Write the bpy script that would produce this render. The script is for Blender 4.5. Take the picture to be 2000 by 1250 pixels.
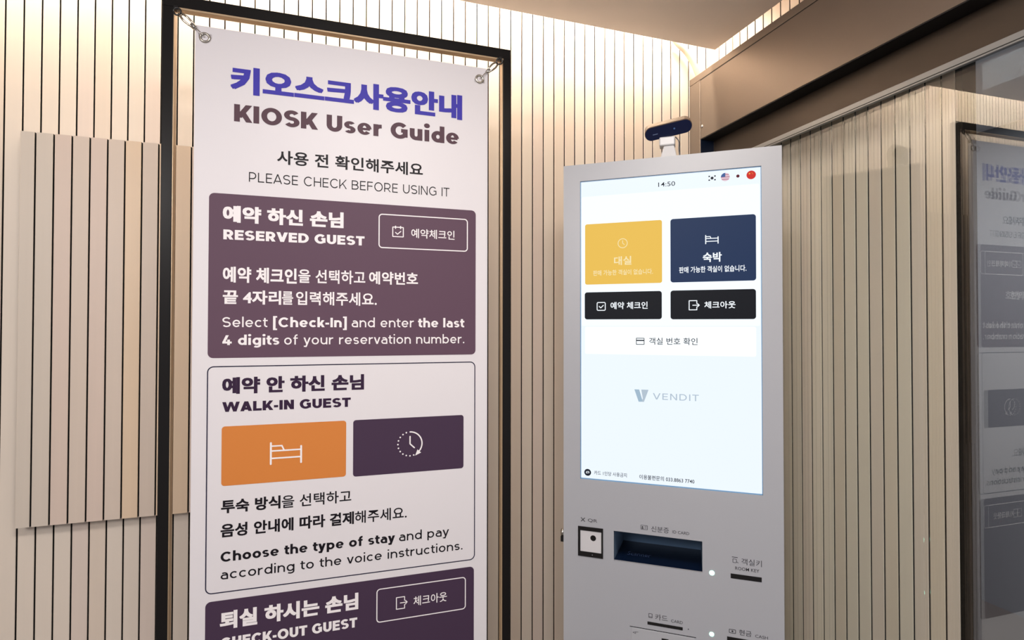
import bpy, bmesh, math, random
from mathutils import Vector, Matrix

for o in list(bpy.data.objects): bpy.data.objects.remove(o)
S = bpy.context.scene
COL = S.collection
R = math.radians
rnd = random.Random(7)

# ------------------------------------------------------------------ camera
th, pt, rl = R(17.878), R(.802), R(.0726)
cd = bpy.data.cameras.new('camera'); cam = bpy.data.objects.new('camera', cd); COL.objects.link(cam)
Fv = Vector((math.sin(th)*math.cos(pt), math.cos(th)*math.cos(pt), math.sin(pt)))
Rv = Vector((math.cos(th), -math.sin(th), 0)); Uv = Rv.cross(Fv)
R2 = Rv*math.cos(rl)+Uv*math.sin(rl); U2 = Uv*math.cos(rl)-Rv*math.sin(rl)
cam.matrix_world = Matrix(((R2.x, U2.x, -Fv.x, 0), (R2.y, U2.y, -Fv.y, 0), (R2.z, U2.z, -Fv.z, 1.42), (0, 0, 0, 1)))
cd.sensor_width = 36; cd.sensor_fit = 'HORIZONTAL'; cd.lens = 36*1041.47/2000; cd.clip_start = .02
S.camera = cam

# ------------------------------------------------------------------ world, lights, exposure
w = bpy.data.worlds.new('world'); S.world = w; w.use_nodes = True
bg = w.node_tree.nodes['Background']; bg.inputs[0].default_value = (.95, .94, 1.0, 1); bg.inputs[1].default_value = .50

def area(name, loc, direction, sx, sy, power, color, spread=180):
    l = bpy.data.lights.new(name, 'AREA'); l.shape = 'RECTANGLE'; l.size = sx; l.size_y = sy
    l.energy = power; l.color = color; l.spread = R(spread)
    o = bpy.data.objects.new(name, l); COL.objects.link(o); o.location = loc
    d = Vector(direction).normalized(); z = -d
    x = Vector((1, 0, 0)) if abs(d.x) < .5 else Vector((0, 1, 0))
    if abs(x.dot(z)) > .9: x = Vector((0, 0, 1))
    y = z.cross(x).normalized(); x = y.cross(z).normalized()
    o.rotation_euler = Matrix((x, y, z)).transposed().to_euler()
    return o
WARM = (1, .85, .67)
# LED strips hidden in the ceiling cove, over the back wall and over the door wall
area('cove_light', (-.45, 1.405, 2.42), (0, .28, -1), 3.2, .02, 29, WARM)
area('cove_light', (1.13, .2, 2.42), (.28, 0, -1), 2.4, .02, 18, WARM)
# unseen overhead fill lamps, added to brighten banner, header and right wall
area('lobby_fill', (.05, .12, 2.285), (0, .1, -1), .5, .5, 26, (1, .95, .92))
area('lobby_fill', (-1.25, -.95, 2.285), (.6, .3, -1), .8, .8, 64, (1, .96, .94))
area('corridor_fill', (2.3, 1.5, 2.44), (0, 0, -1), .6, .6, 18, (.97, .97, 1))  # unseen fill lamp, added to lift the view through the glass
S.view_settings.view_transform = 'Standard'; S.view_settings.look = 'None'
S.view_settings.exposure = 0; S.view_settings.gamma = 1; S.view_settings.use_curve_mapping = False

# ------------------------------------------------------------------ helpers
def lin(c):
    if isinstance(c, str): c = tuple(int(c[i:i+2], 16) for i in (0, 2, 4))
    return tuple(((v/255+.055)/1.055)**2.4 if v > 10 else v/255/12.92 for v in c)
MATS = {}
def mat(name, col, rough=.5, metal=0, spec=.5, noise=0, nscale=30, streak=False, emit=None, es=1, bump=0, coat=0):
    if name in MATS: return MATS[name]
    m = bpy.data.materials.new(name); m.use_nodes = True; nt = m.node_tree; p = nt.nodes['Principled BSDF']
    c = lin(col) if isinstance(col, str) else col
    p.inputs['Base Color'].default_value = (*c, 1); p.inputs['Roughness'].default_value = rough
    p.inputs['Metallic'].default_value = metal; p.inputs['Specular IOR Level'].default_value = spec
    p.inputs['Coat Weight'].default_value = coat; p.inputs['Coat Roughness'].default_value = .15
    if noise:
        tc = nt.nodes.new('ShaderNodeTexCoord'); mp = nt.nodes.new('ShaderNodeMapping'); n = nt.nodes.new('ShaderNodeTexNoise')
        n.inputs['Scale'].default_value = nscale; n.inputs['Detail'].default_value = 4
        if streak: mp.inputs['Scale'].default_value = (8, 8, .15)
        nt.links.new(tc.outputs['Object'], mp.inputs[0]); nt.links.new(mp.outputs[0], n.inputs[0])
        r = nt.nodes.new('ShaderNodeMapRange'); r.inputs[3].default_value = 1-noise; r.inputs[4].default_value = 1+noise
        nt.links.new(n.outputs[0], r.inputs[0])
        mx = nt.nodes.new('ShaderNodeVectorMath'); mx.operation = 'SCALE'; mx.inputs[0].default_value = c
        nt.links.new(r.outputs[0], mx.inputs['Scale']); nt.links.new(mx.outputs[0], p.inputs['Base Color'])
        if bump:
            b = nt.nodes.new('ShaderNodeBump'); b.inputs['Strength'].default_value = bump; b.inputs['Distance'].default_value = .001
            nt.links.new(n.outputs[0], b.inputs['Height']); nt.links.new(b.outputs[0], p.inputs['Normal'])
    if emit is not None:
        e = lin(emit) if isinstance(emit, str) else emit
        p.inputs['Emission Color'].default_value = (*e, 1); p.inputs['Emission Strength'].default_value = es
    MATS[name] = m; return m

def link(name, verts, faces, m, parent=None, smooth=False):
    me = bpy.data.meshes.new(name); me.from_pydata([tuple(v) for v in verts], [], faces); me.validate(); me.update()
    if smooth:
        for p in me.polygons: p.use_smooth = True
    if m: me.materials.append(m)
    o = bpy.data.objects.new(name, me); COL.objects.link(o)
    if parent: o.parent = parent
    return o
def tag(o, label, cat, group=None):
    o['label'] = label; o['category'] = cat
    if group: o['group'] = group
    return o
def struct(o): o['kind'] = 'structure'; return o
def thing(name, loc, rz=0):
    o = bpy.data.objects.new(name, None); COL.objects.link(o); o.location = loc; o.rotation_euler = (0, 0, rz); o.empty_display_size = .05
    return o
class MB:
    def __init__(s): s.v = []; s.f = []
    def add(s, v, f):
        n = len(s.v); s.v += [tuple(a) for a in v]; s.f += [tuple(i+n for i in q) for q in f]; return s
    def box(s, x0, x1, y0, y1, z0, z1):
        return s.add([(x, y, z) for x in (x0, x1) for y in (y0, y1) for z in (z0, z1)],
                     [(0, 1, 3, 2), (4, 6, 7, 5), (0, 4, 5, 1), (2, 3, 7, 6), (0, 2, 6, 4), (1, 5, 7, 3)])
    def prism(s, poly, y0, y1):     # poly in (x,z), extruded in y, y0 in front
        n = len(poly); v = [(x, y0, z) for x, z in poly]+[(x, y1, z) for x, z in poly]
        return s.add(v, [tuple(range(n)), tuple(range(2*n-1, n-1, -1))]+[(i, i+n, (i+1) % n+n, (i+1) % n) for i in range(n)])
    def tube(s, pts, r, n=8, cap=True):
        pts = [Vector(p) for p in pts]; rings = []
        up = None
        for i, p in enumerate(pts):
            d = (pts[min(i+1, len(pts)-1)]-pts[max(i-1, 0)]).normalized()
            a = Vector((0, 0, 1)) if up is None and abs(d.z) < .9 else (Vector((1, 0, 0)) if up is None else up)
            x = (a-d*a.dot(d)).normalized(); y = d.cross(x); up = x
            rr = r[i] if isinstance(r, (list, tuple)) else r
            rings.append([p+x*rr*math.cos(2*math.pi*k/n)+y*rr*math.sin(2*math.pi*k/n) for k in range(n)])
        v = [q for g in rings for q in g]; m = len(rings)
        f = [(i*n+k, i*n+(k+1) % n, (i+1)*n+(k+1) % n, (i+1)*n+k) for i in range(m-1) for k in range(n)]
        if cap: f += [tuple(range(n-1, -1, -1)), tuple((m-1)*n+k for k in range(n))]
        return s.add(v, f)
    def torus(s, c, r1, r2, ax=(0, 1, 0), n=24, k=8, stretch=1, sdir=(1, 0, 0)):
        c = Vector(c); ax = Vector(ax).normalized(); x = Vector(sdir).normalized(); x = (x-ax*x.dot(ax)).normalized(); y = ax.cross(x); v = []
        for i in range(n):
            a = 2*math.pi*i/n; d = x*math.cos(a)*stretch+y*math.sin(a); dn = (x*math.cos(a)/stretch+y*math.sin(a)).normalized()
            for j in range(k):
                b = 2*math.pi*j/k; v.append(c+d*r1+dn*r2*math.cos(b)+ax*r2*math.sin(b))
        return s.add(v, [(i*k+j, i*k+(j+1) % k, ((i+1) % n)*k+(j+1) % k, ((i+1) % n)*k+j) for i in range(n) for j in range(k)])
    def out(s, name, m, parent=None, smooth=False, fix=True):
        o = link(name, s.v, s.f, m, parent, smooth)
        if fix:
            bm = bmesh.new(); bm.from_mesh(o.data); bmesh.ops.recalc_face_normals(bm, faces=bm.faces); bm.to_mesh(o.data); bm.free()
        return o
def bevel(o, w=.001, seg=2):
    b = o.modifiers.new('bevel', 'BEVEL'); b.width = w; b.segments = seg; b.limit_method = 'ANGLE'; return o
def rrect(x0, x1, z0, z1, r, n=6):
    p = []
    for cx, cz, a0 in ((x1-r, z1-r, 0), (x0+r, z1-r, 90), (x0+r, z0+r, 180), (x1-r, z0+r, 270)):
        for i in range(n+1):
            a = R(a0+90*i/n); p.append((cx+r*math.cos(a), cz+r*math.sin(a)))
    return p
def disc(cx, cz, r, n=24, rz=None): return [(cx+r*math.cos(2*math.pi*i/n), cz+(rz or r)*math.sin(2*math.pi*i/n)) for i in range(n)]
# flat print: polygons facing -y at depth y
class Print:
    def __init__(s, y): s.y = y; s.mb = MB(); s.k = 0
    def poly(s, p):
        s.k += 1; yy = s.y-8e-6*(s.k % 16)
        s.mb.add([(x, yy, z) for x, z in p], [tuple(range(len(p)))]); return s
    def ring(s, a, b):
        n = len(a); s.mb.add([(x, s.y, z) for x, z in a+b], [(i, (i+1) % n, (i+1) % n+n, i+n) for i in range(n)]); return s
    def outline(s, x0, x1, z0, z1, r, t): return s.ring(rrect(x0, x1, z0, z1, r), rrect(x0+t, x1-t, z0+t, z1-t, max(r-t, .0001)))
    def line(s, pts, t, caps=True):
        for (ax, az), (bx, bz) in zip(pts, pts[1:]):
            L = math.hypot(bx-ax, bz-az) or 1; nx, nz = -(bz-az)/L*t/2, (bx-ax)/L*t/2
            s.poly([(ax+nx, az+nz), (ax-nx, az-nz), (bx-nx, bz-nz), (bx+nx, bz+nz)])
        if caps:
            for x, z in pts: s.poly(disc(x, z, t/2, 10))
        return s
    def out(s, name, m, parent):
        for i, f in enumerate(s.mb.f):    # every print polygon faces -y
            v = [Vector(s.mb.v[k]) for k in f]
            a = sum(v[k].x*v[(k+1) % len(v)].z-v[(k+1) % len(v)].x*v[k].z for k in range(len(v)))
            if a < 0: s.mb.f[i] = tuple(reversed(f))
        return s.mb.out(name, m, parent, fix=False)
_tx = {}
def text_raw(s, bold):
    k = (s, bold)
    if k not in _tx:
        c = bpy.data.curves.new('t', 'FONT'); c.body = s; c.size = 1; c.offset = bold; c.resolution_u = 3; c.space_character = 1+bold*1.2
        o = bpy.data.objects.new('t', c); COL.objects.link(o)
        dg = bpy.context.evaluated_depsgraph_get(); dg.update(); e = o.evaluated_get(dg); me = e.to_mesh()
        _tx[k] = ([tuple(v.co) for v in me.vertices], [tuple(p.vertices) for p in me.polygons])
        e.to_mesh_clear(); bpy.data.objects.remove(o); bpy.data.curves.remove(c)
    return _tx[k]
def text(s, u0, u1, z0, z1, m, parent, y, bold=0., ref=None, name='lettering'):
    """ink of s spans u0..u1 (mm); the ink height of ref (default s itself) spans z0..z1 (mm)"""
    ex = max(0, bold-.022); bold = min(bold, .022)
    v, f = text_raw(s, bold)
    if ex:      # heavy face: the same strokes struck four times, slightly apart
        V, F_ = [], []
        for k, (dx, dz) in enumerate(((1, .6), (-1, .6), (1, -.6), (-1, -.6))):
            n = len(V); V += [(a[0]+dx*ex, a[1]+dz*ex, k) for a in v]; F_ += [tuple(i+n for i in q) for q in f]
        v, f = V, F_
    xs = [a[0] for a in v]; rv = [(0, a[1]+d) for a in text_raw(ref, bold)[0] for d in ((ex*.6, -ex*.6) if ex else (0,))] if ref else v; zs = [a[1] for a in rv]
    sx = (u1-u0)/(max(xs)-min(xs)); sz = (z1-z0)/(max(zs)-min(zs)); x0, b0 = min(xs), min(zs)
    vv = [((u0+(a[0]-x0)*sx)/1000, y-8e-6*a[2], (z0+(a[1]-b0)*sz)/1000) for a in v]
    return link(name, vv, f, m, parent)

# geometric sans lettering drawn as pen strokes (cap height 1)
def _el(cx, cz, rx, rz, a0, a1, n=None):
    n = n or max(4, int(abs(a1-a0)/11)); return [(cx+rx*math.cos(R(a0+(a1-a0)*i/n)), cz+rz*math.sin(R(a0+(a1-a0)*i/n))) for i in range(n+1)]
def _pen(pts, wv, wh, closed=False):
    n = len(pts); out = []
    for i in range(n):
        if closed: a, b = pts[i-1], pts[(i+1) % n]; q = pts[i]
        else: a, b, q = pts[max(i-1, 0)], pts[min(i+1, n-1)], pts[i]
        d1 = Vector((q[0]-a[0], q[1]-a[1])); d2 = Vector((b[0]-q[0], b[1]-q[1]))
        if d1.length < 1e-9: d1 = d2
        if d2.length < 1e-9: d2 = d1
        d1.normalize(); d2.normalize(); t = (d1+d2).normalized(); c = max(.45, t.dot(d1)); nx, nz = -t.y/c, t.x/c
        out.append(((q[0]+nx*wv/2, q[1]+nz*wh/2), (q[0]-nx*wv/2, q[1]-nz*wh/2)))
    m = n if closed else n-1
    return [[out[i][0], out[i][1], out[(i+1) % n][1], out[(i+1) % n][0]] for i in range(m)]
def glyph(ch, wv, wh):
    a, b = wv/2, wh/2; P_ = []; x = .74; bold = wv > .2
    wl = min(wh, .165); bl = wl/2
    def st(p, closed=False, v=wv, h=wh): P_.extend(_pen(p, v, h, closed))
    def dg(x0, z0, x1, z1, w_=None):
        h = (w_ or wv)*.55; P_.append([(x0-h, z0), (x0+h, z0), (x1+h, z1), (x1-h, z1)])
    hx = wv*.55
    def S_(W, H_, h):
        q = h/2; r = (H_/2-q)/2; rx = W/2-a
        st(_el(W/2, H_-q-r, rx, r, 28, 270)+_el(W/2, q+r, rx, r, 90, -152)[1:], h=h)
    if ch == ' ': return [], .30
    if ch == 'I': W = wv; st([(a, 0), (a, 1)])
    elif ch in 'EFL':
        W = .66+a*.5; st([(a, 0), (a, 1)])
        if ch != 'F': st([(a, b), (W, b)])
        if ch != 'L': st([(a, 1-b), (W, 1-b)]); st([(a, .51), (W*.93, .51)])
    elif ch == 'H': W = .84; st([(a, 0), (a, 1)]); st([(W-a, 0), (W-a, 1)]); st([(a, .5), (W-a, .5)])
    elif ch == 'T': W = .80; st([(0, 1-b), (W, 1-b)]); st([(W/2, 0), (W/2, 1)])
    elif ch == 'K': W = .88; st([(a, 0), (a, 1)]); dg(a+hx*.5, .24, W-hx, 1); dg(W-hx+.02, 0, .36+a*.2, .60)
    elif ch == 'N': W = .86; st([(a, 0), (a, 1)]); st([(W-a, 0), (W-a, 1)]); dg(W-hx, 0, hx, 1)
    elif ch == 'M': W = 1.02; st([(a, 0), (a, 1)]); st([(W-a, 0), (W-a, 1)]); dg(W/2, .28, hx, 1); dg(W/2, .28, W-hx, 1)
    elif ch == 'A': W = .98; dg(hx, 0, W/2, 1); dg(W-hx, 0, W/2, 1); st([(W*.24, .26), (W*.76, .26)])
    elif ch == 'V': W = .98; dg(W/2, 0, hx, 1); dg(W/2, 0, W-hx, 1)
    elif ch == 'W': W = 1.44; dg(W*.29, 0, hx, 1, wv*.95); dg(W*.29, 0, W/2, 1, wv*.8); dg(W*.71, 0, W/2, 1, wv*.8); dg(W*.71, 0, W-hx, 1, wv*.95)
    elif ch == 'Y': W = .92; dg(W/2, .36, hx, 1); dg(W/2, .36, W-hx, 1); st([(W/2, 0), (W/2, .42)])
    elif ch in 'OQCG':
        W = 1.04; rx = W/2-a; rz = .51-b
        if ch in 'OQ': st(_el(W/2, .5, rx, rz, 0, 360, 36)[:-1], True)
        elif ch == 'C': W = .96; st(_el(.52, .5, rx, rz, 42, 318, 28))
        else: W = 1.0; st(_el(.52, .5, rx, rz, 42, 312, 28)); st([(W-a-.02, .10), (W-a-.02, .52)]); st([(.60, .5), (W-.02, .5)]) 
    elif ch == 'S': W = .80; S_(W, 1, min(wh, .21))
    elif ch == 'U': W = .84; r = W/2-a; st([(a, 1), (a, r+b)]+_el(W/2, r+b-.01, r, r-.01, 180, 360)+[(W-a, 1)])
    elif ch == 'D': W = .92; c = W*.44; st([(a, 0), (a, 1)]); st([(a, 1-b), (c, 1-b)]+_el(c, .5, W-a-c, .5-b, 90, -90)+[(a, b)])
    elif ch in 'PR':
        W = .80; zm = .36+b*.4 if ch == 'R' else .32+b*.4; r = (1-b-zm)/2; c = W*.5; st([(a, 0), (a, 1)]); st([(a, 1-b), (c, 1-b)]+_el(c, zm+r, W-a-c, r, 90, -90)+[(a, zm)])
        if ch == 'R': W = .83; dg(W-hx, 0, W*.52, zm)
    elif ch == 'B':
        W = .82; c = W*.52; h = min(wh, .2); q = h/2; st([(a, 0), (a, 1)]); r1 = (1-q-.52)/2; r2 = (.52-q)/2
        st([(a, 1-q), (c-.04, 1-q)]+_el(c-.04, .52+r1, W-a-c, r1, 90, -90)+[(a, .52)], h=h); st([(a, .52), (c, .52)]+_el(c, q+r2, W-a-c, r2, 90, -90)+[(a, q)], h=h)
    elif ch in 'ocebdpgq':
        W = .74+a*.3; rx = W/2-a; rz = x/2-b; cx, cz = W/2, x/2
        if ch == 'c': st(_el(cx, cz, rx, rz, 45, 315, 24)); W -= .08
        elif ch == 'e': st(_el(cx, cz, rx, x/2-bl, 0, 322, 30), h=wl); st([(a, cz-.01), (W-a*.6, cz-.01)], h=wl*.85)
        else: st(_el(cx, cz, rx, rz if ch != 'g' else x/2-min(b, .09), 0, 360, 30)[:-1], True)
        if ch == 'b': st([(a, 0), (a, 1.06)])
        if ch == 'd': st([(W-a, 0), (W-a, 1.06)])
        if ch == 'p': st([(a, -.26), (a, x)])
        if ch == 'g': st([(W-a, x), (W-a, .02)]+_el(cx, -.02, rx, .26-min(b, .09), 0, -140), h=min(wh, .18))
    elif ch in 'nhmu':
        W = .70+a*.3; r = W/2-a
        if ch == 'u': st([(a, x), (a, .33)]+_el(W/2, .33, r, .33-b, 180, 360)+[(W-a, x)]); st([(W-a, 0), (W-a, x)])
        elif ch == 'm': W = 1.14+a*.6; r = (W-2*a)/4; st([(a, 0), (a, x)]); [st(_el(a+r+2*r*k, x-.34, r, .34-b, 180, 0)+[(a+2*r*(k+1), 0)]) for k in (0, 1)]
        else: st([(a, 0), (a, x if ch == 'n' else 1.06)]); st(_el(W/2, x-.34, r, .34-b, 180, 0)+[(W-a, 0)])
    elif ch == 'r': W = .44+a*.2; st([(a, 0), (a, x)]); st(_el(.40+a*.1, x-.34, .40-a*.9, .34-b, 180, 92)+[(W, x-b)])
    elif ch == 'a':
        W = .66+a*.3; r = W/2-a; zm = .43+bl*.4; r2 = (zm-bl)/2
        st(_el(W/2-.02, x-bl-.26, r+.02, .26, 128, 0)+[(W-a, 0)], h=wl); st([(W-a, zm), (W*.44, zm)]+_el(W*.44, bl+r2, W*.44-a, r2, 90, 270)+[(W-a, bl)], h=wl)
    elif ch == 's': W = .58+a*.3; S_(W, x, wl)
    elif ch == 't': W = .46+a*.2; c = .15+a*.5; st([(c, .94), (c, .24)]+_el(c+.20, .24, .20, .24-b, 180, 285)); st([(0, x-b*.9), (W, x-b*.9)], h=wh*.9)
    elif ch == 'f': W = .46+a*.2; c = .15+a*.5; st([(c, 0), (c, .82)]+_el(c+.20, .82, .20, .24-b*.8, 180, 78)); st([(0, x-b*.9), (W-.02, x-b*.9)], h=wh*.9)
    elif ch == 'i': W = wv*1.15; st([(W/2, 0), (W/2, x)]); r = wv*.62; P_.append([(W/2+r*math.cos(R(t)), 1.0+r*.85*math.sin(R(t))) for t in range(0, 360, 24)])
    elif ch == 'l': W = wv; st([(a, 0), (a, 1.06)])
    elif ch == 'k': W = .68; st([(a, 0), (a, 1.06)]); dg(a+hx*.4, .16, W-hx, x); dg(W-hx+.02, 0, .30+a*.2, .44)
    elif ch == 'v': W = .72; dg(W/2, 0, hx, x); dg(W/2, 0, W-hx, x)
    elif ch == 'y': W = .74; dg(W/2, 0, hx, x); dg(W*.33, -.27, W-hx, x); st([(.04, -.26+b), (W*.33, -.26+b)], h=wh*.9)
    elif ch == '4': W = .82; dg(hx, .30, W*.52, 1); st([(0, .26), (W, .26)]); st([(W*.66, 0), (W*.66, .56)])
    elif ch == '-': W = .36; st([(0, .38), (W, .38)])
    elif ch == '.': W = wv*1.2; r = wv*.62; P_.append([(W/2+r*math.cos(R(t)), r*.9+r*.9*math.sin(R(t))) for t in range(0, 360, 24)])
    elif ch == '[': W = .14+wv; st([(W, 1.06), (a, 1.06), (a, -.22), (W, -.22)], h=wh*.8)
    elif ch == ']': W = .14+wv; st([(0, 1.06), (W-a, 1.06), (W-a, -.22), (0, -.22)], h=wh*.8)
    return P_, W
def sans(s, u0, u1, base, cap, m, parent, y, weight='bold', name='lettering', track=0):
    wv, wh, sb = dict(light=(.112, .104, .095), regular=(.150, .138, .082), bold=(.235, .20, .062), extra=(.285, .235, .052))[weight]
    polys = []; X = 0
    for ch in s:
        g, W = glyph(ch, wv, wh); k = sb*(.35 if ch in 'AVWKTYvykt' else 1)+track
        X += k if polys else 0; polys += [[(px+X, pz) for px, pz in q] for q in g]; X += W+k
    xs = [p_[0] for q in polys for p_ in q]; x0, x1 = min(xs), max(xs); sx = (u1-u0)/(x1-x0); sz = cap-base
    p = Print(y)
    for q in polys: p.poly([((u0+(px-x0)*sx)/1000, (base+pz*sz)/1000) for px, pz in q])
    return p.out(name, m, parent)

# ------------------------------------------------------------------ materials
WOOD = [mat('slat_cream', 'dcd0c3', .42, noise=.035, nscale=14, streak=True), mat('slat_rose', 'd9cabf', .42, noise=.04, nscale=12, streak=True),
        mat('slat_sand', 'd9cabb', .42, noise=.04, nscale=13, streak=True)]
TAN = mat('slat_tan', 'd9c2a8', .42, noise=.04, nscale=13, streak=True)
groove = mat('groove_black', (.004, .004, .005), .8)
plaster = mat('ceiling_paint', 'e4dcd6', .7, noise=.02, nscale=4)
bronze = mat('bronze_powder_coat', '7c7066', .38, .5, noise=.03, nscale=200)
bronze2 = mat('bronze_beam', '4a4038', .42, .4, noise=.03, nscale=200)
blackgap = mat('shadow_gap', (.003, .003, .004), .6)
alu = mat('brushed_aluminium', '8f9295', .4, .6)
navy = mat('dark_navy_metal', (.012, .02, .045), .3, .3)
dark_frame = mat('dark_steel', (.010, .009, .009), .3, 0, spec=.15)
champagne = mat('champagne_metal', 'c2a888', .35, .5)
vinyl = mat('banner_vinyl', 'dedade', .42, spec=.35)
chrome = mat('chrome', (.62, .6, .57), .15, 1)
blackrub = mat('black_metal', (.006, .006, .007), .25)

# ------------------------------------------------------------------ room shell
TOP = 2.62
floor = struct(MB().box(-2.6, 3.2, -2.6, 2.2, -.05, 0).out('floor', mat('floor_tile', '6f6863', .35, noise=.08, nscale=5)))
YW = 1.495; XW = 1.2
wb = struct(MB().box(-1.6, XW+.1, YW+.007, YW+.06, 0, TOP).out('wall_back', groove))
def slat_mesh(wd, z0, z1, d=.007, ch=.0009):
    # local: front face at y=0, spans x 0..wd; chamfered front edges
    p = [(0, d), (0, ch), (ch, 0), (wd-ch, 0), (wd, ch), (wd, d)]; n = 6
    v = [(x, y, z0) for x, y in p]+[(x, y, z1) for x, y in p]
    f = [(i, (i+1) % n, (i+1) % n+n, i+n) for i in range(n)]+[tuple(range(n-1, -1, -1)), tuple(range(n, 2*n))]
    return v, f
_sl = {}
def slat(parent, loc, rz, wd, z0, z1, m):
    k = (round(wd, 4), z0, z1, m.name)
    if k not in _sl:
        v, f = slat_mesh(wd, z0, z1); me = bpy.data.meshes.new('slat'); me.from_pydata(v, [], f); me.materials.append(m); me.materials.append(groove); me.polygons[0].material_index = 1; me.polygons[4].material_index = 1; me.update(); _sl[k] = me
    o = bpy.data.objects.new('slat', _sl[k]); COL.objects.link(o); o.parent = parent; o.location = loc; o.rotation_euler = (0, 0, rz); return o
GAP = .0031
gx = [-.1085+.034475*k for k in range(-10, 39)]
gx = [gx[0]-.0341*k for k in range(30, 0, -1)]+gx
for a, b in zip(gx, gx[1:]):
    slat(wb, (a+GAP/2, YW, 0), 0, round(b-a-GAP, 4), 0, TOP, WOOD[rnd.choice((0, 0, 1, 2))])
# door-side wall: same cladding, stops at the door opening
wr = struct(MB().box(XW+.007, XW+.04, .757, YW, 0, TOP).box(XW+.007, XW+.04, -1, .757, 2.25, TOP).out('wall_right', groove))
gy = [.7839+.0328*k for k in range(-1, 22)]; gy[0] = .7575-GAP/2; gy.append(YW+GAP)
for a, b in zip(gy, gy[1:]):
    if b-a-GAP > .004: slat(wr, (XW, b-GAP/2, 0), -math.pi/2, round(b-a-GAP, 4), 0, TOP, WOOD[rnd.choice((0, 0, 1, 2))])
k = 1
while .7575-.0328*k > -.98:
    slat(wr, (XW, .7575-.0328*(k-1)-GAP/2, 0), -math.pi/2, round(.0328-GAP, 4), 2.25, TOP, WOOD[k % 3]); k += 1
je = struct(MB().box(XW+.001, XW+.041, .744, .7565, 0, 2.25).out('trim_1', mat('jamb_brown', '1c1714', .8, spec=.1)))
ce = struct(MB().box(-2.6, 1.1196, -2.6, 1.39, 2.2948, 2.325).out('ceiling', plaster))
MB().box(-2.6, XW+.1, -2.6, YW+.06, TOP, TOP+.05).out('cove_ceiling', plaster, ce)
wl = struct(MB().box(-2.65, -2.6, -2.6, 2.2, 0, TOP).out('wall_left', mat('lobby_wall', 'cfc6bd', .7, noise=.02, nscale=3)))
# space beyond the glass door
struct(MB().box(3.2, 3.25, -2.6, 3, 0, 2.5).out('wall_corridor', mat('corridor_wall', '7f8288', .7, noise=.03, nscale=3)))
struct(MB().box(XW+.045, 3.2, -2.6, 3, 2.45, 2.5).out('ceiling_corridor', mat('corridor_ceiling', 'dcdce0', .7)))
struct(MB().box(XW+.045, 3.2, 2.2, 2.25, 0, 2.5).out('wall_corridor_back', MATS['corridor_wall']))

# ------------------------------------------------------------------ access panel standing proud of the back wall
ap = tag(thing('access_panel', (-.2, 1.465, .974)), 'raised slatted access panel on the wall behind the banner, grooves offset from wall', 'wall panel')
AL, AR = -.682, .262
MB().box(AL+.2, AR+.2, .007, YW-1.465-.0005, 0, .884).out('backing_board', groove, ap)
hg = [AL-GAP/2]+[-.6543+.03434*k for k in range(0, 27)]
PA = mat('panel_slat_beige', 'cebfb2', .45, noise=.04, nscale=13, streak=True); PB = mat('panel_slat_rose', 'd0beb2', .45, noise=.04, nscale=12, streak=True); PC = mat('panel_slat_grey', 'cbc0b4', .45, noise=.04, nscale=12, streak=True)
hm = [PC, PC, PB, PA, PB, PA, TAN, PA, TAN, TAN]
for i, (a, b) in enumerate(zip(hg, hg[1:])):
    if b < AR+.03: slat(ap, (a+GAP/2+.2, 0, 0), 0, round(b-a-GAP, 4), 0, .884, hm[i] if i < len(hm) else (PA, PB, PC)[i % 3])

# ------------------------------------------------------------------ glass door with its beam, track and jamb post
door = struct(thing('door_1', (1.15, .4, 0)))
def world_box(name, x0, x1, y0, y1, z0, z1, m, parent, off=(1.15, .4, 0)):
    return MB().box(x0-off[0], x1-off[0], y0-off[1], y1-off[1], z0-off[2], z1-off[2]).out(name, m, parent)
bevel(world_box('beam', 1.152, 1.162, -1, 1.438, 1.936, 2.235, bronze2, door), .002)
MBt = MB()
o = (1.15, .4, 0)
MBt.box(1.0895-o[0], 1.0955-o[0], -1-o[1], 1.438-o[1], 1.905, 1.9216)
MBt.box(1.0955-o[0], 1.130-o[0], -1-o[1], 1.438-o[1], 1.9188, 1.9216)
MBt.box(1.128-o[0], 1.152-o[0], -1-o[1], 1.438-o[1], 1.936, 1.939).box(1.128-o[0], 1.130-o[0], -1-o[1], 1.438-o[1], 1.9216, 1.939)
bevel(MBt.out('track', alu, door), .0008)
world_box('track_seal', 1.0890, 1.0895, -1, 1.438, 1.9085, 1.9100, blackgap, door)
bevel(world_box('jamb_post', 1.10, 1.198, 1.4395, 1.4945, 0, 2.2182, bronze, door), .002)
world_box('jamb_reveal', 1.101, 1.15, 1.4375, 1.4389, 0, 2.026, navy, door)
# pane: mirror-like tinted glass, slightly out of line with the track
g = bpy.data.materials.new('tinted_glass'); g.use_nodes = True; nt = g.node_tree
for n in list(nt.nodes): nt.nodes.remove(n)
om = nt.nodes.new('ShaderNodeOutputMaterial'); tr = nt.nodes.new('ShaderNodeBsdfTransparent'); gl = nt.nodes.new('ShaderNodeBsdfGlossy'); mx = nt.nodes.new('ShaderNodeMixShader')
tr.inputs[0].default_value = (.985, 1, .985, 1); gl.inputs['Roughness'].default_value = 0.0; gl.inputs[0].default_value = (.95, .98, 1, 1)
mx.inputs[0].default_value = .10; nt.links.new(tr.outputs[0], mx.inputs[1]); nt.links.new(gl.outputs[0], mx.inputs[2]); nt.links.new(mx.outputs[0], om.inputs[0])
MATS['glass'] = g
pane = MB().box(0, .010, -.35, .66, .01, 1.9184).out('glass_pane', g, door)
pane.location = (1.102-1.15, .75-.4, 0); pane.rotation_euler = (0, 0, -R(1.0))
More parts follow.
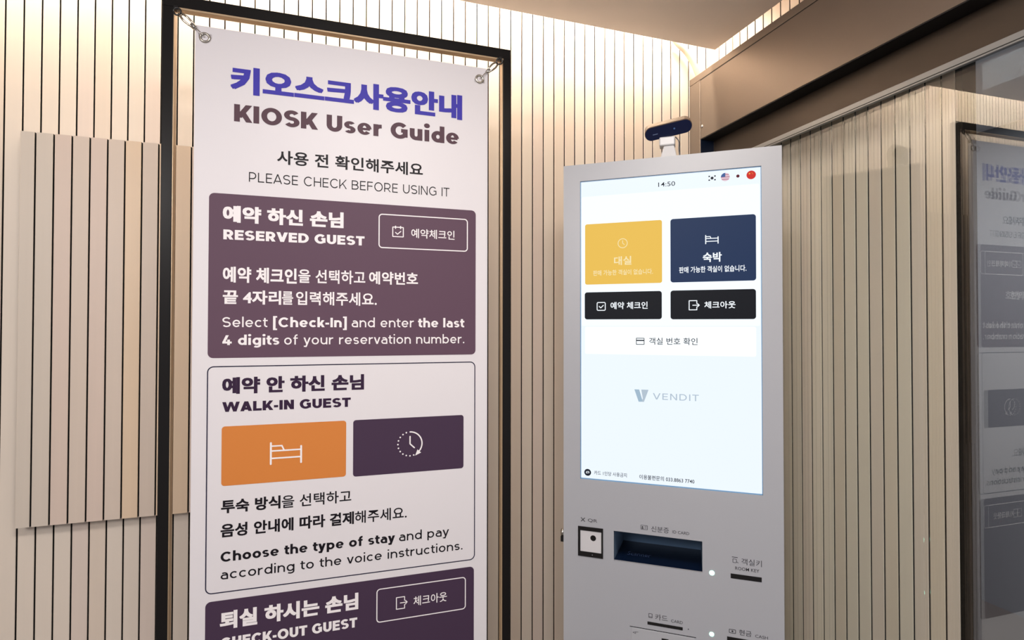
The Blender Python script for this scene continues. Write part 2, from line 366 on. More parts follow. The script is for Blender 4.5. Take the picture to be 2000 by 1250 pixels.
# operator housing above it
hs = tag(thing('door_operator_housing', (1.10, .2, 2.12)), 'long brown metal door operator housing below the lit ceiling cove', 'door housing')
H = (1.10, .2, 2.12)
bevel(world_box('cover_panel', 1.10, 1.1505, -1, 1.4375, 2.0265, 2.2155, bronze, hs, H), .0012)
m_ = MB(); m_.box(0, .05, -1.2, 1.2940, 2.2185-H[2], 2.2405-H[2])
bevel(m_.out('top_rail', bronze, hs), .0012)
MB().box(.0008, .05, -1.2, 1.2396, 2.2150-H[2], 2.2184-H[2]).box(.001, .05, 1.2375, 1.2396, 2.0265-H[2], 2.2184-H[2]).box(.0015, .0502, -1.2, 1.2370, 2.0245-H[2], 2.0264-H[2]).out('shadow_gap', blackgap, hs)  # black fill stands in for the shade in the gaps and under the cover
sc = MB(); sc.add(*(lambda n, k: ([( -.0035*math.sin(math.pi/2*j/k) if 1 else 0, .0055*math.cos(math.pi/2*j/k)*math.cos(2*math.pi*i/n), .0055*math.cos(math.pi/2*j/k)*math.sin(2*math.pi*i/n)) for j in range(k+1) for i in range(n)],
      [(j*n+i, j*n+(i+1) % n, (j+1)*n+(i+1) % n, (j+1)*n+i) for j in range(k) for i in range(n)]))(12, 4))
s_ = sc.out('screw', chrome, hs, True); s_.location = (0, 1.4300-.2, 2.0648-H[2])
# white conduit dropping from the cove to the housing
cp = [(1.0176, 1.473, 2.3652), (1.0437, 1.473, 2.3412), (1.072, 1.473, 2.3222), (1.0995, 1.473, 2.2894), (1.1173, 1.473, 2.2565), (1.1253, 1.473, 2.243)]
def smooth_pts(p, n=5):
    q = []
    P = [Vector(a) for a in p]; P = [2*P[0]-P[1]]+P+[2*P[-1]-P[-2]]
    for i in range(1, len(P)-2):
        for j in range(n):
            t = j/n; q.append(.5*((2*P[i])+(P[i+1]-P[i-1])*t+(2*P[i-1]-5*P[i]+4*P[i+1]-P[i+2])*t*t+(3*P[i]-P[i-1]-3*P[i+1]+P[i+2])*t**3))
    return q+[P[-2]]
tag(MB().tube(smooth_pts(cp), .0095, 12).out('cable_conduit', mat('conduit_cream', 'd9c6b4', .5), None, True), 'cream cable conduit curving down from the ceiling cove to the brown housing', 'conduit')

# ------------------------------------------------------------------ banner stand
TB = -R(.51); BO = (.0235, 1.1871, 0)
st = tag(thing('banner_stand', BO, TB), 'dark metal frame stand holding the white guide banner', 'banner stand')
OL, OR_, IL, IR, ZT, ZI = -.3565, .354, -.3372, .3366, 2.0715, 2.0485
for nm, b in (('side_rail', (OL, IL, .0, .02, .012, ZI)), ('side_rail', (IR, OR_, 0, .02, .012, ZI)), ('top_rail', (OL, OR_, 0, .02, ZI, ZT)), ('bottom_rail', (IL, IR, 0, .02, .012, .035))):
    bevel(MB().box(*b).out(nm, dark_frame, st), .0012)
MB().box(IL, IL+.0012, .001, .019, .036, ZI-.001).out('inner_strip', champagne, st)
bevel(MB().box(IR-.0035, IR, .002, .0095, .036, ZI-.001).box(IR-.0035, IR, .0115, .019, .036, ZI-.001).out('inner_strip', champagne, st), .001)
bevel(MB().box(IL, IR, .002, .019, ZI-.0025, ZI).box(IL, IR, .0, .004, ZI-.004, ZI).out('inner_strip', champagne, st), .0008)
for x in (OL+.01, OR_-.01): bevel(MB().box(x-.025, x+.025, -.16, .20, 0, .012).out('foot', dark_frame, st), .002)
def hook(sx, cx, cz, ex, ez):
    h = thing('corner_hook', (cx, .0, cz)); h.parent = st
    MB().torus((0, -.002, 0), .0068, .0017, (0.15, 1, .1), 20, 8).out('ring', blackrub, h, True)
    MB().box(-.006 if sx > 0 else -.002, .002 if sx > 0 else .006, -.003, .006, .003, .011).out('eye_clip', blackrub, h)
    d = Vector((ex-cx, 0, ez-cz)); L = d.length; u = d/L; n = Vector((-u.z, 0, u.x))
    # flat chrome link: two side plates joined at both ends
    lk = MB()
    for q, wd in ((1, .0019), (-1, .0019)):
        p0 = u*.009+n*q*.003; p1 = u*.019+n*q*.0052; p2 = u*.030+n*q*.0046; p3 = u*(L*.62)+n*q*.0022
        lk.tube([(p.x, -.004, p.z) for p in (p0, p1, p2, p3)], abs(wd)*1.15, 6)
    lk.tube([(u*.009+n*.003)[:], (u*.009-n*.003)[:]], .0012, 6)
    lk.out('link', chrome, h, True)
    a = u*(L*.50)
    MB().tube([a, a+u*.010], .0046, 8).out('clamp', chrome, h, True)
    e = u*(L-.004)
    MB().tube(smooth_pts([a+u*.009, a+u*.013+n*.001*sx+Vector((0, -.003, 0)), e+Vector((0, -.004, 0)), e+u*.003+Vector((0, .003, 0))], 4), .0010, 6).out('wire_hook', chrome, h, True)
hook(1, -.3305, 2.0385, -.2826, 1.9962)
hook(-1, .3265, 2.0395, .2798, 1.9926)

# ------------------------------------------------------------------ banner
bn = tag(thing('banner', BO, TB), 'tall white printed guide banner with purple panels, hung in the dark frame', 'banner')
BX0, BX1, BZ0, BZ1 = -.3003, .2993, .2195, 2.0194
EY = [(-.2826, 1.9962), (.2798, 1.9926), (-.2826, .2427), (.2798, .2427)]
def banner_mesh():
    mb = MB(); c = .012; n = 32
    xs = sorted({BX0, BX1, EY[0][0]-c, EY[0][0]+c, EY[1][0]-c, EY[1][0]+c}); zs = sorted({BZ0, BZ1, *[e[1]+d for e in EY for d in (-c, c)]})
    for y, sgn in ((.002, 1), (.0026, -1)):
        for i in range(len(xs)-1):
            j = 0
            while j < len(zs)-1:
                x0, x1, z0, z1 = xs[i], xs[i+1], zs[j], zs[j+1]; j += 1
                hit = [e for e in EY if abs(e[0]-(x0+x1)/2) < c and abs(e[1]-(z0+z1)/2) < c]
                if not hit: mb.add([(x0, y, z0), (x1, y, z0), (x1, y, z1), (x0, y, z1)], [(0, 1, 2, 3) if sgn > 0 else (3, 2, 1, 0)]); continue
                e = hit[0]; v = []
                for t in range(n):
                    a = 2*math.pi*t/n+math.pi/4; dx, dz = math.cos(a), math.sin(a); v.append((e[0]+.006*dx, y, e[1]+.006*dz))
                for t in range(n):
                    a = 2*math.pi*t/n+math.pi/4; dx, dz = math.cos(a), math.sin(a); s_ = max(abs(dx), abs(dz))
                    X = x1 if dx > 0 else x0; 
                    v.append((e[0]+dx/s_*((x1-e[0]) if dx > 0 else (e[0]-x0)), y, e[1]+dz/s_*((z1-e[1]) if dz > 0 else (e[1]-z0))))
                mb.add(v, [(t, n+t, n+(t+1) % n, (t+1) % n) if sgn > 0 else ((t+1) % n, n+(t+1) % n, n+t, t) for t in range(n)])
    return mb
banner_mesh().out('sheet', vinyl, bn, fix=False)
for ex, ez in EY:
    q = MB().torus((ex, .0015, ez), .0082, .0027, (0, 1, 0), 28, 8); q.out('eyelet', mat('eyelet_metal', (.5, .47, .42), .25, .9), bn, True)
P = .0016     # print plane
ink_title = mat('ink_violet_blue', '4039a8', .5, spec=.18); ink_brown = mat('ink_plum_brown', '573f49', .5, spec=.18); ink_black = mat('ink_black', '17131a', .5, spec=.18)
ink_card = mat('ink_plum_panel', '5f4858', .5, spec=.18); ink_card2 = mat('ink_dark_plum', '453449', .5, spec=.18); ink_orange = mat('ink_orange', 'd0803f', .5, spec=.18); ink_navy = mat('ink_navy_line', '25233c', .5, spec=.18)
ink_white = mat('ink_white', 'efeaec', .5, spec=.18); ink_purple = mat('ink_dark_purple', '33203a', .5, spec=.18)
text('키오스크사용안내', -236.4, 239.2, 1892.6, 1949, ink_title, bn, P, .052)
sans('KIOSK User Guide', -229.3, 231.7, 1835.6, 1870.6, ink_brown, bn, P, 'extra')
text('사용 전 확인해주세요', -148.9, 150.3, 1756.4, 1785.6, ink_black, bn, P, .021)
sans('PLEASE CHECK BEFORE USING IT', -201.1, 210.3, 1715.4, 1735, ink_black, bn, P, 'light')
# card 1
def panel(name, x0, x1, z0, z1, r, m, parent, y): return Print(y).poly(rrect(x0, x1, z0, z1, r)).out(name, m, parent)
c1 = panel('printed_panel', -.2728, .2715, 1.3584, 1.6877, .010, ink_card, bn, P); Q = P-.0004
text('예약 하신 손님', -248, -17.4, 1630.4, 1664.5, ink_white, c1, Q, .050)
sans('RESERVED GUEST', -246.7, 25.8, 1595.8, 1615.6, ink_white, c1, Q, 'extra')
Print(Q).outline(.055, .253, 1.5922, 1.6672, .008, .0024).out('button_outline', ink_white, c1)
def check_icon(x0, x1, z0, z1, t, y, m, parent, rad=.002):
    p = Print(y); p.outline(x0, x1, z0, z1, rad, t); w_ = x1-x0; h_ = z1-z0
    p.line([(x0+.28*w_, z0+.5*h_), (x0+.45*w_, z0+.33*h_), (x0+.74*w_, z0+.62*h_)], t); return p.out('icon', m, parent)
def cal_icon(x0, x1, z0, z1, t, y, m, parent):
    p = Print(y); p.outline(x0, x1, z0, z1, .0016, t); w_ = x1-x0; h_ = z1-z0
    p.line([(x0+.28*w_, z1+.001), (x0+.28*w_, z1-.16*h_)], t*1.2); p.line([(x0+.72*w_, z1+.001), (x0+.72*w_, z1-.16*h_)], t*1.2)
    p.line([(x0+.28*w_, z0+.45*h_), (x0+.45*w_, z0+.28*h_), (x0+.74*w_, z0+.57*h_)], t); return p.out('icon', m, parent)
cal_icon(.0842, .1090, 1.6177, 1.6405, .0021, Q, ink_white, c1)
text('예약체크인', 125.3, 222.3, 1617.8, 1638.5, ink_white, c1, Q, .012)
full = '예약 체크인을 선택하고 예약번호'
text('예약 체크인', -247, -109.4, 1509.5, 1541.5, ink_white, c1, Q, .034, ref=full)
text('을 선택하고', -106.5, 27.8, 1512, 1541, ink_white, c1, Q, .019, ref=full)
text('예약번호', 35.6, 140.4, 1513, 1541, ink_white, c1, Q, .026, ref=full)
full = '끝 4자리를 입력해주세요.'
text('끝 4자리', -246.7, -139, 1466, 1494.7, ink_white, c1, Q, .034, ref=full)
text('를', -137.5, -116, 1466, 1494.7, ink_white, c1, Q, .016, ref=full)
text('입력해주세요.', -110.6, 52.1, 1466, 1494.7, ink_white, c1, Q, .019, ref=full)
def latin(parts, base, cap, m, parent, y):
    for s, a, b, bo in parts: sans(s, a, b, base, cap, m, parent, y, 'bold' if bo > .02 else 'regular')
latin([('Select', -247, -164, .008), ('[Check-In]', -154.1, -9.7, .028), ('and enter', .2, 131.7, .008), ('the last', 140.8, 245.4, .028)], 1420, 1440, ink_white, c1, Q)
latin([('4 digits', -246.7, -142, .028), ('of your reservation number.', -132.7, 245.5, .008)], 1384, 1403.7, ink_white, c1, Q)
# card 2
c2 = Print(P).outline(-.2736, .2712, .8924, 1.3422, .012, .0021).out('printed_border', ink_navy, bn)
text('예약 안 하신 손님', -246.5, 26.3, 1286, 1319.5, ink_purple, bn, P, .048)
sans('WALK-IN GUEST', -246.1, -.8, 1250.8, 1270.3, ink_purple, bn, P, 'extra')
b1 = panel('orange_button', -.2466, -.0098, 1.1036, 1.2218, .006, ink_orange, bn, P); b1['label'] = 'printed orange button with white bed icon'
b2 = panel('purple_button', .0045, .2442, 1.1017, 1.2218, .006, ink_card2, bn, P); b2['label'] = 'printed purple button with white clock icon'
def bed_icon(x0, x1, z0, z1, t, y, m, parent):
    w_ = x1-x0; h_ = z1-z0; p = Print(y); Z = lambda f: z0+f*h_; X = lambda f: x0+f*w_
    p.line([(X(0), Z(1)), (X(0), Z(0))], t); p.line([(X(1), Z(.78)), (X(1), Z(.0))], t)
    p.line([(X(0), Z(.62)), (X(1), Z(.62))], t*.85); p.line([(X(0), Z(.27)), (X(1), Z(.27))], t*.85)
    p.line([(X(0), Z(.85)), (X(.36), Z(.85)), (X(.43), Z(.64))], t*.8); return p.out('icon', m, parent)
bed_icon(-.1563, -.0987, 1.1406, 1.1835, .0036, Q, ink_white, b1)
def clock_icon(cx, cz, r, t, y, m, parent, dots=11):
    p = Print(y)
    p.line([(cx+r*math.cos(R(a)), cz+r*math.sin(R(a))) for a in range(90, -50, -10)], t)
    for i in range(dots):
        a = R(108+i*(180/(dots-1))); p.poly(disc(cx+r*math.cos(a), cz+r*math.sin(a), t*.62, 10))
    p.line([(cx, cz+.62*r), (cx, cz), (cx+.36*r, cz-.34*r)], t)
    ax, az = cx+r*math.cos(R(-50)), cz+r*math.sin(R(-50)); q = .22*r
    p.poly([(ax-q, az-q*1.1), (ax+q*1.3, az-q*.1), (ax-q*.1, az+q*1.2)]); return p.out('icon', m, parent)
clock_icon(.1244, 1.1640, .0262, .0028, Q, ink_white, b2)
full = '투숙 방식을 선택하고'
text('투숙 방식', -246.5, -137.5, 1049, 1075.6, ink_black, bn, P, .034, ref=full)
text('을 선택하고', -135, 1.3, 1048.5, 1074.5, ink_black, bn, P, .012, ref=full)
full = '음성 안내에 따라 결제해주세요.'
text('음성 안내에 따라 결제', -247, 7, 1001.5, 1028.4, ink_black, bn, P, .032, ref=full)
text('해주세요.', 9, 117.9, 1001.5, 1028.2, ink_black, bn, P, .012, ref=full)
latin([('Choose the type of stay', -246.5, 93, .026), ('and pay', 101.7, 211.7, .008)], 953.5, 972.8, ink_black, bn, P)
latin([('according to the voice instructions.', -246.1, 242.6, .006)], 918.8, 937.5, ink_black, bn, P)
c3 = panel('printed_panel', -.2728, .2690, .50, .8777, .010, ink_card2, bn, P)
text('퇴실 하시는 손님', -246.8, 16.9, 820, 855.5, ink_white, c3, Q, .050)
sans('CHECK-OUT GUEST', -245.5, 14.8, 783, 803.4, ink_white, c3, Q, 'extra')
Print(Q).outline(.0542, .2503, .7845, .8570, .008, .0022).out('button_outline', ink_white, c3)
def exit_icon(x0, x1, z0, z1, t, y, m, parent):
    w_ = x1-x0; h_ = z1-z0; p = Print(y); X = lambda f: x0+f*w_; Z = lambda f: z0+f*h_
    p.line([(X(.76), Z(.68)), (X(.76), Z(1)), (X(0), Z(1)), (X(0), Z(0)), (X(.76), Z(0)), (X(.76), Z(.32))], t)
    p.line([(X(.36), Z(.5)), (X(1), Z(.5))], t); p.line([(X(.84), Z(.66)), (X(1), Z(.5)), (X(.84), Z(.34))], t); return p.out('icon', m, parent)
exit_icon(.0965, .1195, .8075, .8325, .0019, Q, ink_white, c3)
text('체크아웃', 133.2, 207.2, 808.7, 829.7, ink_white, c3, Q, .01)

# ------------------------------------------------------------------ kiosk
TK = -R(36.39); KO = (.7095, 1.0511, 0)
ks = tag(thing('kiosk', KO, TK), 'tall light grey self-service kiosk with a lit white touchscreen in the corner', 'kiosk')
shell = mat('kiosk_shell', 'a6a8af', .38, noise=.01, nscale=300)
HX = .2398
def plate(x0, x1, z0, z1, holes, y0, y1):
    mb = MB(); xs = sorted({x0, x1, *[h[0] for h in holes], *[h[1] for h in holes]}); zs = sorted({z0, z1, *[h[2] for h in holes], *[h[3] for h in holes]})
    isin = lambda x, z: any(h[0] < x < h[1] and h[2] < z < h[3] for h in holes) or not (x0 < x < x1 and z0 < z < z1)
    for i in range(len(xs)-1):
        for j in range(len(zs)-1):
            a, b, c, d = xs[i], xs[i+1], zs[j], zs[j+1]; mx_, mz = (a+b)/2, (c+d)/2
            if isin(mx_, mz): continue
            mb.add([(a, y0, c), (b, y0, c), (b, y0, d), (a, y0, d)], [(0, 1, 2, 3)]); mb.add([(a, y1, c), (b, y1, c), (b, y1, d), (a, y1, d)], [(3, 2, 1, 0)])
            if isin(a-1e-4, mz): mb.add([(a, y0, c), (a, y0, d), (a, y1, d), (a, y1, c)], [(0, 1, 2, 3)])
            if isin(b+1e-4, mz): mb.add([(b, y0, c), (b, y1, c), (b, y1, d), (b, y0, d)], [(0, 1, 2, 3)])
            if isin(mx_, c-1e-4): mb.add([(a, y0, c), (a, y1, c), (b, y1, c), (b, y0, c)], [(0, 1, 2, 3)])
            if isin(mx_, d+1e-4): mb.add([(a, y0, d), (b, y0, d), (b, y1, d), (a, y1, d)], [(0, 1, 2, 3)])
    return mb
SX0, SX1, SZ0, SZ1 = -.1990, .1995, 1.0580, 1.7725
IX0, IX1, IZ0, IZ1 = -.1198, .0757, .8748, .9440
plate(-HX, HX, .10, 1.813, [(SX0, SX1, SZ0, SZ1), (IX0, IX1, IZ0, IZ1)], 0, .006).out('front_panel', shell, ks, fix=False)
cabm = mat('kiosk_cabinet', '8a8a8c', .45)
cab = plate(-HX, HX, .10, 1.813, [(IX0-.001, IX1+.001, .835, IZ1+.001)], .006, .194)
cab.box(-HX, HX, .1942, .20, .10, 1.813).out('cabinet', cabm, ks, fix=False)
bevel(MB().box(-HX-.03, HX+.03, -.08, .17, 0, .012).box(-HX+.01, HX-.01, .01, .14, .012, .10).out('base', mat('kiosk_base', '5a5a5e', .4, .3), ks), .002)
# lock cam on the left edge
lk = thing('lock', (-HX, .012, .916)); lk.parent = ks
MB().tube([(-.008, 0, .006), (.0, 0, .006)], .0085, 14).out('cylinder', chrome, lk, True)
MB().box(-.009, 0, -.005, .005, -.016, -.003).out('lever', blackrub, lk)
# screen
def glow(name, col, st=1.0): return mat(name, (.004, .004, .005), .4, spec=.06, emit=col, es=st)
scr_w = glow('screen_white', (.84, .92, 1.0), 1.04); scr_b = glow('screen_brighter', (.90, .96, 1.0), 1.15)
scr = MB().box(SX0+.001, SX1-.001, .0045, .0058, SZ0+.001, SZ1-.001).out('touchscreen', scr_w, ks)
ed = MB()
for b in ((SX0, SX0+.0016, SZ0, SZ1), (SX1-.0012, SX1, SZ0, SZ1), (SX0, SX1, SZ0, SZ0+.0022), (SX0, SX1, SZ1-.0016, SZ1)): ed.box(b[0], b[1], .0025, .0058, b[2], b[3])
ed.out('screen_rim', mat('rim_glow_blue', '6f9cc4', .3), ks)  # blue tone paints the screen's glow onto the bezel edge
Y1, Y2 = .0042, .0039
Print(Y1).poly(rrect(-.188, .188, 1.357, 1.422, .004)).out('screen_card', scr_b, scr)
Print(Y1).poly(rrect(-.196, .196, 1.424, 1.735, .004)).out('screen_card', glow('screen_mid', (.86, .94, 1.0), 1.12), scr)
yb = Print(Y2).poly(rrect(-.1878, -.0092, 1.5230, 1.6683, .005)).out('yellow_button', glow('screen_yellow', lin('ecc055'), 1.0), scr)
nb_ = Print(Y2).poly(rrect(.0094, .1886, 1.5233, 1.6686, .006)).out('navy_button', glow('screen_navy', lin('243657'), 1.0), scr)
k1 = Print(Y2).poly(rrect(-.1887, -.0100, 1.4395, 1.5045, .006)).out('black_button', glow('screen_black', lin('17191e'), 1.0), scr)
k2 = Print(Y2).poly(rrect(.0092, .1880, 1.4390, 1.5048, .006)).out('black_button', MATS['screen_black'], scr)
G3 = .0036
sw = glow('screen_text_white', (.9, .95, 1), 1.05); sy = glow('screen_text_cream', lin('f8e6b4'), 1.0); sd = glow('screen_text_dark', lin('1c222c'), 1.0); sg = glow('screen_logo_grey', lin('b4c4d2'), 1.0)
sub = '판매 가능한 객실이 없습니다.'
def clock2(cx, cz, r, t, y, m, p_):
    p = Print(y); p.ring(disc(cx, cz, r), disc(cx, cz, r-t)); p.line([(cx, cz+r*.55), (cx, cz), (cx+r*.35, cz-r*.3)], t*.9); return p.out('screen_icon', m, p_)
def stext(*a, **k): return text(*a, name='screen_lettering', **k)
clock2(-.0985, 1.6186, .0115, .0016, G3, sy, scr)
stext('대실', -118.6, -78.3, 1567.5, 1588, sy, scr, G3, bold=.02)
stext(sub, -168.3, -29.7, 1543.8, 1556.7, sy, scr, G3, bold=.012)
o_ = bed_icon(.0853, .1113, 1.6085, 1.6270, .0022, G3, sw, scr)
stext('숙박', 79.1, 118.8, 1567.1, 1588.7, sw, scr, G3, bold=.03)
stext(sub, 28.1, 169.1, 1544, 1558.2, sw, scr, G3, bold=.018)
check_icon(-.1598, -.1385, 1.4600, 1.4807, .0020, G3, sw, scr, .0035)
stext('예약 체크인', -127.1, -41.7, 1463.5, 1480.4, sw, scr, G3, bold=.018)
exit_icon(.0496, .0712, 1.4603, 1.4810, .0019, G3, sw, scr)
stext('체크아웃', 81.8, 146.7, 1463, 1479, sw, scr, G3, bold=.018)
p = Print(G3).outline(-.0682, -.0491, 1.3803, 1.3961, .0012, .0015); p.line([(-.0675, 1.3902), (-.0498, 1.3902)], .0028, False); p.out('screen_icon', sd, scr)
stext('객실 번호 확인', -38.6, 67.3, 1380.8, 1397, sd, scr, G3, bold=.006)
stext('14:50', -17.2, 20, 1744.8, 1755.2, sd, scr, G3, bold=.002)
# flag buttons
def flag(cx, cz, parts):
    for p_, m in parts: p_.out('flag_icon', m, scr)
FZ = 1.7552
p = Print(G3).poly(disc(.0993, FZ, .0032)); 
for sx in (-1, 1):
    for sz in (-1, 1): p.poly([(.0993+sx*.0060+a*.0014*1.2-0*b, FZ+sz*.0042+b*.0014) for a, b in ((-1, -1), (1, -1), (1, 1), (-1, 1))])
p.out('flag_icon', sd, scr)
Print(G3).poly(disc(.1268, FZ, .0092, 28)).out('flag_icon', glow('flag_pink', lin('e3c8d4'), 1), scr)
p = Print(G3-.0002)
for k_ in (-2, 0, 2):
    z = FZ+k_*.0026; h = math.sqrt(.0092**2-(k_*.0026)**2)*.98; p.poly([(.1268-h, z-.0011), (.1268+h, z-.0011), (.1268+h, z+.0011), (.1268-h, z+.0011)])
p.out('flag_icon', glow('flag_red_stripe', lin('c08a9a'), 1), scr)
p = Print(G3-.0004); p.poly([(.1268, FZ+.0002), (.1268, FZ+.0092)]+[(.1268+.0092*math.cos(R(a)), FZ+.0092*math.sin(R(a))) for a in range(100, 180, 10)]+[(.1268-.0092, FZ+.0002)])
p.out('flag_icon', glow('flag_blue', lin('3f5f98'), 1), scr)
Print(G3).poly(disc(.1527, FZ-.0002, .0034)).out('flag_icon', glow('flag_dark_red', lin('5a1022'), 1), scr)
Print(G3).poly(disc(.1796, FZ, .0095, 28)).out('flag_icon', glow('flag_red', lin('cf2c25'), 1), scr)
def star(cx, cz, r, n=5): return [(cx+(r if i % 2 == 0 else r*.4)*math.sin(math.pi*i/n), cz+(r if i % 2 == 0 else r*.4)*math.cos(math.pi*i/n)) for i in range(2*n)]
Print(G3-.0002).poly(star(.1762, FZ+.0030, .0024)).poly(star(.1812, FZ+.0046, .0009)).poly(star(.1826, FZ+.0022, .0009)).out('flag_icon', glow('flag_star', lin('f0c040'), 1), scr)
# logo
p = Print(G3); p.poly([(-.0721, 1.2763), (-.0612, 1.2763), (-.0535, 1.2500), (-.0570, 1.2480), (-.0625, 1.2480)]); p.out('screen_logo', glow('logo_blue', lin('a3bccf'), 1), scr)
p = Print(G3); p.poly([(-.0565, 1.2763), (-.0401, 1.2763), (-.0505, 1.2480), (-.0560, 1.2480), (-.0530, 1.2560)]); p.out('screen_logo', sg, scr)
sans('VENDIT', -30.5, 69.6, 1254.8, 1269.3, sg, scr, G3, 'regular', 'screen_lettering', .06)
Print(G3).poly(disc(-.1818, 1.0740, .0082)).out('screen_icon', sd, scr)
Print(G3-.0002).line([(-.1855, 1.0725), (-.1845, 1.0760), (-.1790, 1.0765), (-.1782, 1.0735), (-.1850, 1.0722)], .0012).out('screen_icon', sw, scr)
stext('카드 1인당 사용금지', -166.3, -89.8, 1070, 1079.8, sd, scr, G3, bold=.006)
stext('이용불편문의 033.8863 7740', -61.2, 59.5, 1069, 1079.8, sd, scr, G3, bold=.01)
# printed labels on the shell
pk = mat('kiosk_print', '2b2b30', .5); K0 = -.0003
def kt(*a, **k): return text(*a, pk, ks, K0, **k)
p = Print(K0).line([(-.1968, .9662), (-.1882, .9578)], .0016); p.line([(-.1968, .9578), (-.1882, .9662)], .0016)
p.out('icon', pk, ks)
kt('QR', -180.7, -158.2, 957, 965.8, bold=.0)
p = Print(K0).outline(-.0582, -.0425, .9550, .9654, .0012, .0009); p.poly(disc(-.0540, .9612, .0017, 12)); p.poly(rrect(-.0563, -.0517, .9567, .9590, .0008)); p.line([(-.0490, .9625), (-.0450, .9625)], .0009); p.line([(-.0490, .9590), (-.0450, .9590)], .0009); p.out('icon', pk, ks)
kt('신분증', -34.5, 4.4, 952.9, 965.8, bold=0)
kt('ID CARD', 12.1, 48.2, 954.6, 961.2, bold=.004)
p = Print(K0).line([(.1372, .9185), (.1480, .9185)], .0013); p.outline(.1380, .1462, .9062, .9150, .0015, .0010); p.line([(.1462, .9090), (.1495, .9070)], .0010); p.out('icon', pk, ks)
kt('객실키', 155.8, 196.2, 904.5, 918.2, bold=0)
kt('ROOM KEY', 143.3, 191.3, 891.5, 898.6, bold=.004)
Print(K0).outline(-.0409, -.0324, .7560, .7660, .0008, .0011).line([(-.0395, .7585), (-.0338, .7585)], .0008).out('icon', pk, ks)
kt('카드', -26.3, 1.0, 753.6, 767, bold=0)
kt('CARD', 8.5, 33.6, 753.9, 760.5, bold=0)
p = Print(K0).outline(.1300, .1440, .7525, .7612, .0015, .0012); p.poly(disc(.1370, .7568, .0020, 12)); p.out('icon', pk, ks)
kt('현금', 150.4, 175.4, 751.5, 763.6, bold=.004)
kt('CASH', 182.6, 207.6, 751.8, 758.3, bold=0)
Print(K0).poly(disc(.0456, .7450, .0013, 12)).out('icon', pk, ks)
# scanner window
sq = thing('code_scanner', (-.1743, 0, .9109)); sq.parent = ks
bevel(plate(-.0298, .0298, -.035, .035, [(-.0243, .0257, -.0235, .0262)], -.0022, .001).out('bezel', blackrub, sq, fix=False), .0006)
MB().box(-.0243, .0257, -.0006, .0008, -.0235, .0262).out('window', mat('scanner_window', 'c9c8cc', .2), sq)
Print(-.0009).poly(disc(.0063, .0100, .0068)).out('lens', blackrub, sq)
Print(-.0024).poly(disc(.0045, -.0292, .0012, 10)).out('indicator', mat('indicator_grey', '77797d', .4), sq)
# ID card tray: a slanted dark reading bed in a recess
tr_ = thing('id_card_tray', ((IX0+IX1)/2, 0, IZ0)); tr_.parent = ks
hw = (IX1-IX0)/2; hh = IZ1-IZ0; e = .0002
MB().add([(-hw, .0065, -.0006), (hw, .0065, -.0006), (hw, .190, -.024), (-hw, .190, -.024), (-hw, .0065, -.038), (hw, .0065, -.038), (hw, .190, -.038), (-hw, .190, -.038)],
         [(0, 1, 2, 3), (4, 7, 6, 5), (0, 4, 5, 1), (3, 2, 6, 7), (0, 3, 7, 4), (1, 5, 6, 2)]).out('reading_bed', mat('tray_navy', (.003, .010, .035), .25, spec=.25), tr_)
MB().box(-hw-.0008, -hw-.0001, .0065, .192, -.038, hh).out('side_liner', mat('liner_lit_blue', '7f9ab8', .5), tr_)  # lighter than the back liner: light on the side wall put into its colour
MB().box(hw+.0001, hw+.0008, .0065, .192, -.038, hh).out('side_liner', MATS['liner_lit_blue'], tr_)
MB().box(-hw, hw, .1905, .1935, -.038, hh).out('back_liner', mat('liner_slate', '55708f', .5), tr_)
tl = text('Scanner', 0, 56, 0, 30, mat('faint_print', '4a5f8c', .4), tr_, 0, 0)
tl.rotation_euler = (-math.pi/2-math.atan2(.0234, .1835), 0, 0); tl.location = (-.074, .060, -.0006-.0234*(.060-.0065)/.1835+.0006)
# slots
def slot(name, x0, x1, z0, z1, y=-.0008): return bevel(MB().box(x0, x1, y, .001, z0, z1).out(name, blackrub, ks), .0004)
slot('key_slot', .1340, .1961, .8719, .8822); slot('card_slot', -.0435, .0336, .7401, .7470); slot('cash_slot', .1261, .2050, .7230, .7440)
MB().box(-.0833, .0617, -.0006, .0005, .7285, .7297).out('seam', blackrub, ks)
bevel(MB().prism(rrect(-.0800, .0600, .640, .7275, .006), -.0015, .0005).out('card_reader', mat('reader_plate', 'aaacb2', .35), ks), .0005)
MB().box(-.0120, .0030, -.0025, -.0005, .6900, .7150).out('chip_slot', blackrub, ks)
Print(-.0018).line([(-.0760, .7170), (-.0700, .7190), (-.0700, .7150), (-.0760, .7170)], .0008).line([(-.0700, .7190), (-.0640, .7195)], .0008).out('icon', pk, ks)
led = mat('led_green_white', (.2, .3, .28), .3, emit=(.30, 1.0, .72), es=5)
def dome(cx, cz, r):
    n, k = 16, 5; v = [(cx+r*math.cos(math.pi/2*j/k)*math.cos(2*math.pi*i/n), -.28*r*math.sin(math.pi/2*j/k), cz+r*math.cos(math.pi/2*j/k)*math.sin(2*math.pi*i/n)) for j in range(k+1) for i in range(n)]
    return MB().add(v, [(j*n+i, j*n+(i+1) % n, (j+1)*n+(i+1) % n, (j+1)*n+i) for j in range(k) for i in range(n)]).out('status_light', led, ks, True)
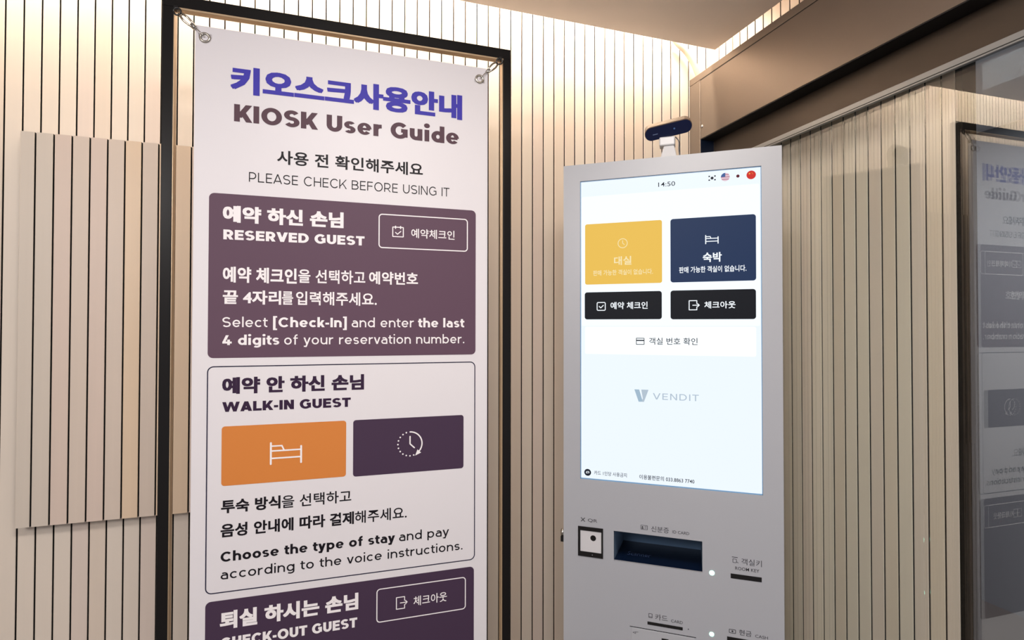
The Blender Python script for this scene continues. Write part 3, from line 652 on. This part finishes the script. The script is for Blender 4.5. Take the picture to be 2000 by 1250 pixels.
for cx, cz, r in ((.0955, .8774, .0055), (.0945, .7427, .0050)): dome(cx, cz, r)['label'] = 'bright green-white status light'

# ------------------------------------------------------------------ webcam on top of the kiosk
ck = Matrix.Translation(KO) @ Matrix.Rotation(TK, 4, 'Z')
wc = thing('webcam', ck @ Vector((.0035, .045, 1.8132)), TK)
tag(wc, 'navy bar-shaped webcam tilted on a white bracket on top of the kiosk', 'webcam')
def capsule(w_, h_, y0, y1): return MB().prism(rrect(-w_/2, w_/2, -h_/2, h_, h_/2-.0001) if 0 else rrect(-w_/2, w_/2, -h_/2, h_/2, h_/2-.0002, 8), y0, y1)
rot = Matrix.Rotation(-R(8.3), 4, 'Y')
hd = thing('camera_head', (.0, -.004, .0755)); hd.parent = wc; hd.rotation_euler = (R(33), -R(8.0), 0)
bevel(capsule(.1085, .0325, -.006, .030).out('housing', mat('webcam_shell', '6e5f54', .3, .5), hd, False), .003, 3)
capsule(.1060, .0295, -.0075, -.0055).out('front_glass', mat('webcam_glass', (.003, .008, .04), .12), hd)
Print(-.0078).poly(disc(.014, .001, .0020, 14)).out('lens', mat('lens_glint', '4a6aa0', .2), hd)
Print(-.0078).poly(rrect(-.036, -.024, -.003, -.001, .0009)).out('marking', mat('marking_grey', '5a6a8c', .4), hd)
white_pl = mat('bracket_white', 'cfcfd2', .35)
bevel(MB().box(-.020, .016, -.010, .020, .037, .058).out('bracket', white_pl, wc), .003)
bevel(MB().add([(-.020, -.012, 0), (.022, -.012, 0), (.022, .03, 0), (-.020, .03, 0), (-.010, -.006, .037), (.014, -.006, .037), (.014, .018, .037), (-.010, .018, .037)],
      [(3, 2, 1, 0), (4, 5, 6, 7), (0, 1, 5, 4), (1, 2, 6, 5), (2, 3, 7, 6), (3, 0, 4, 7)]).out('clamp_base', white_pl, wc), .002)
MB().tube(smooth_pts([(.016, .012, .062), (.024, .012, .050), (.024, .014, .030), (.028, .02, .010), (.034, .03, .002)], 4), .0013, 6).out('cable', mat('cable_grey', '6d6d70', .5), wc, True)
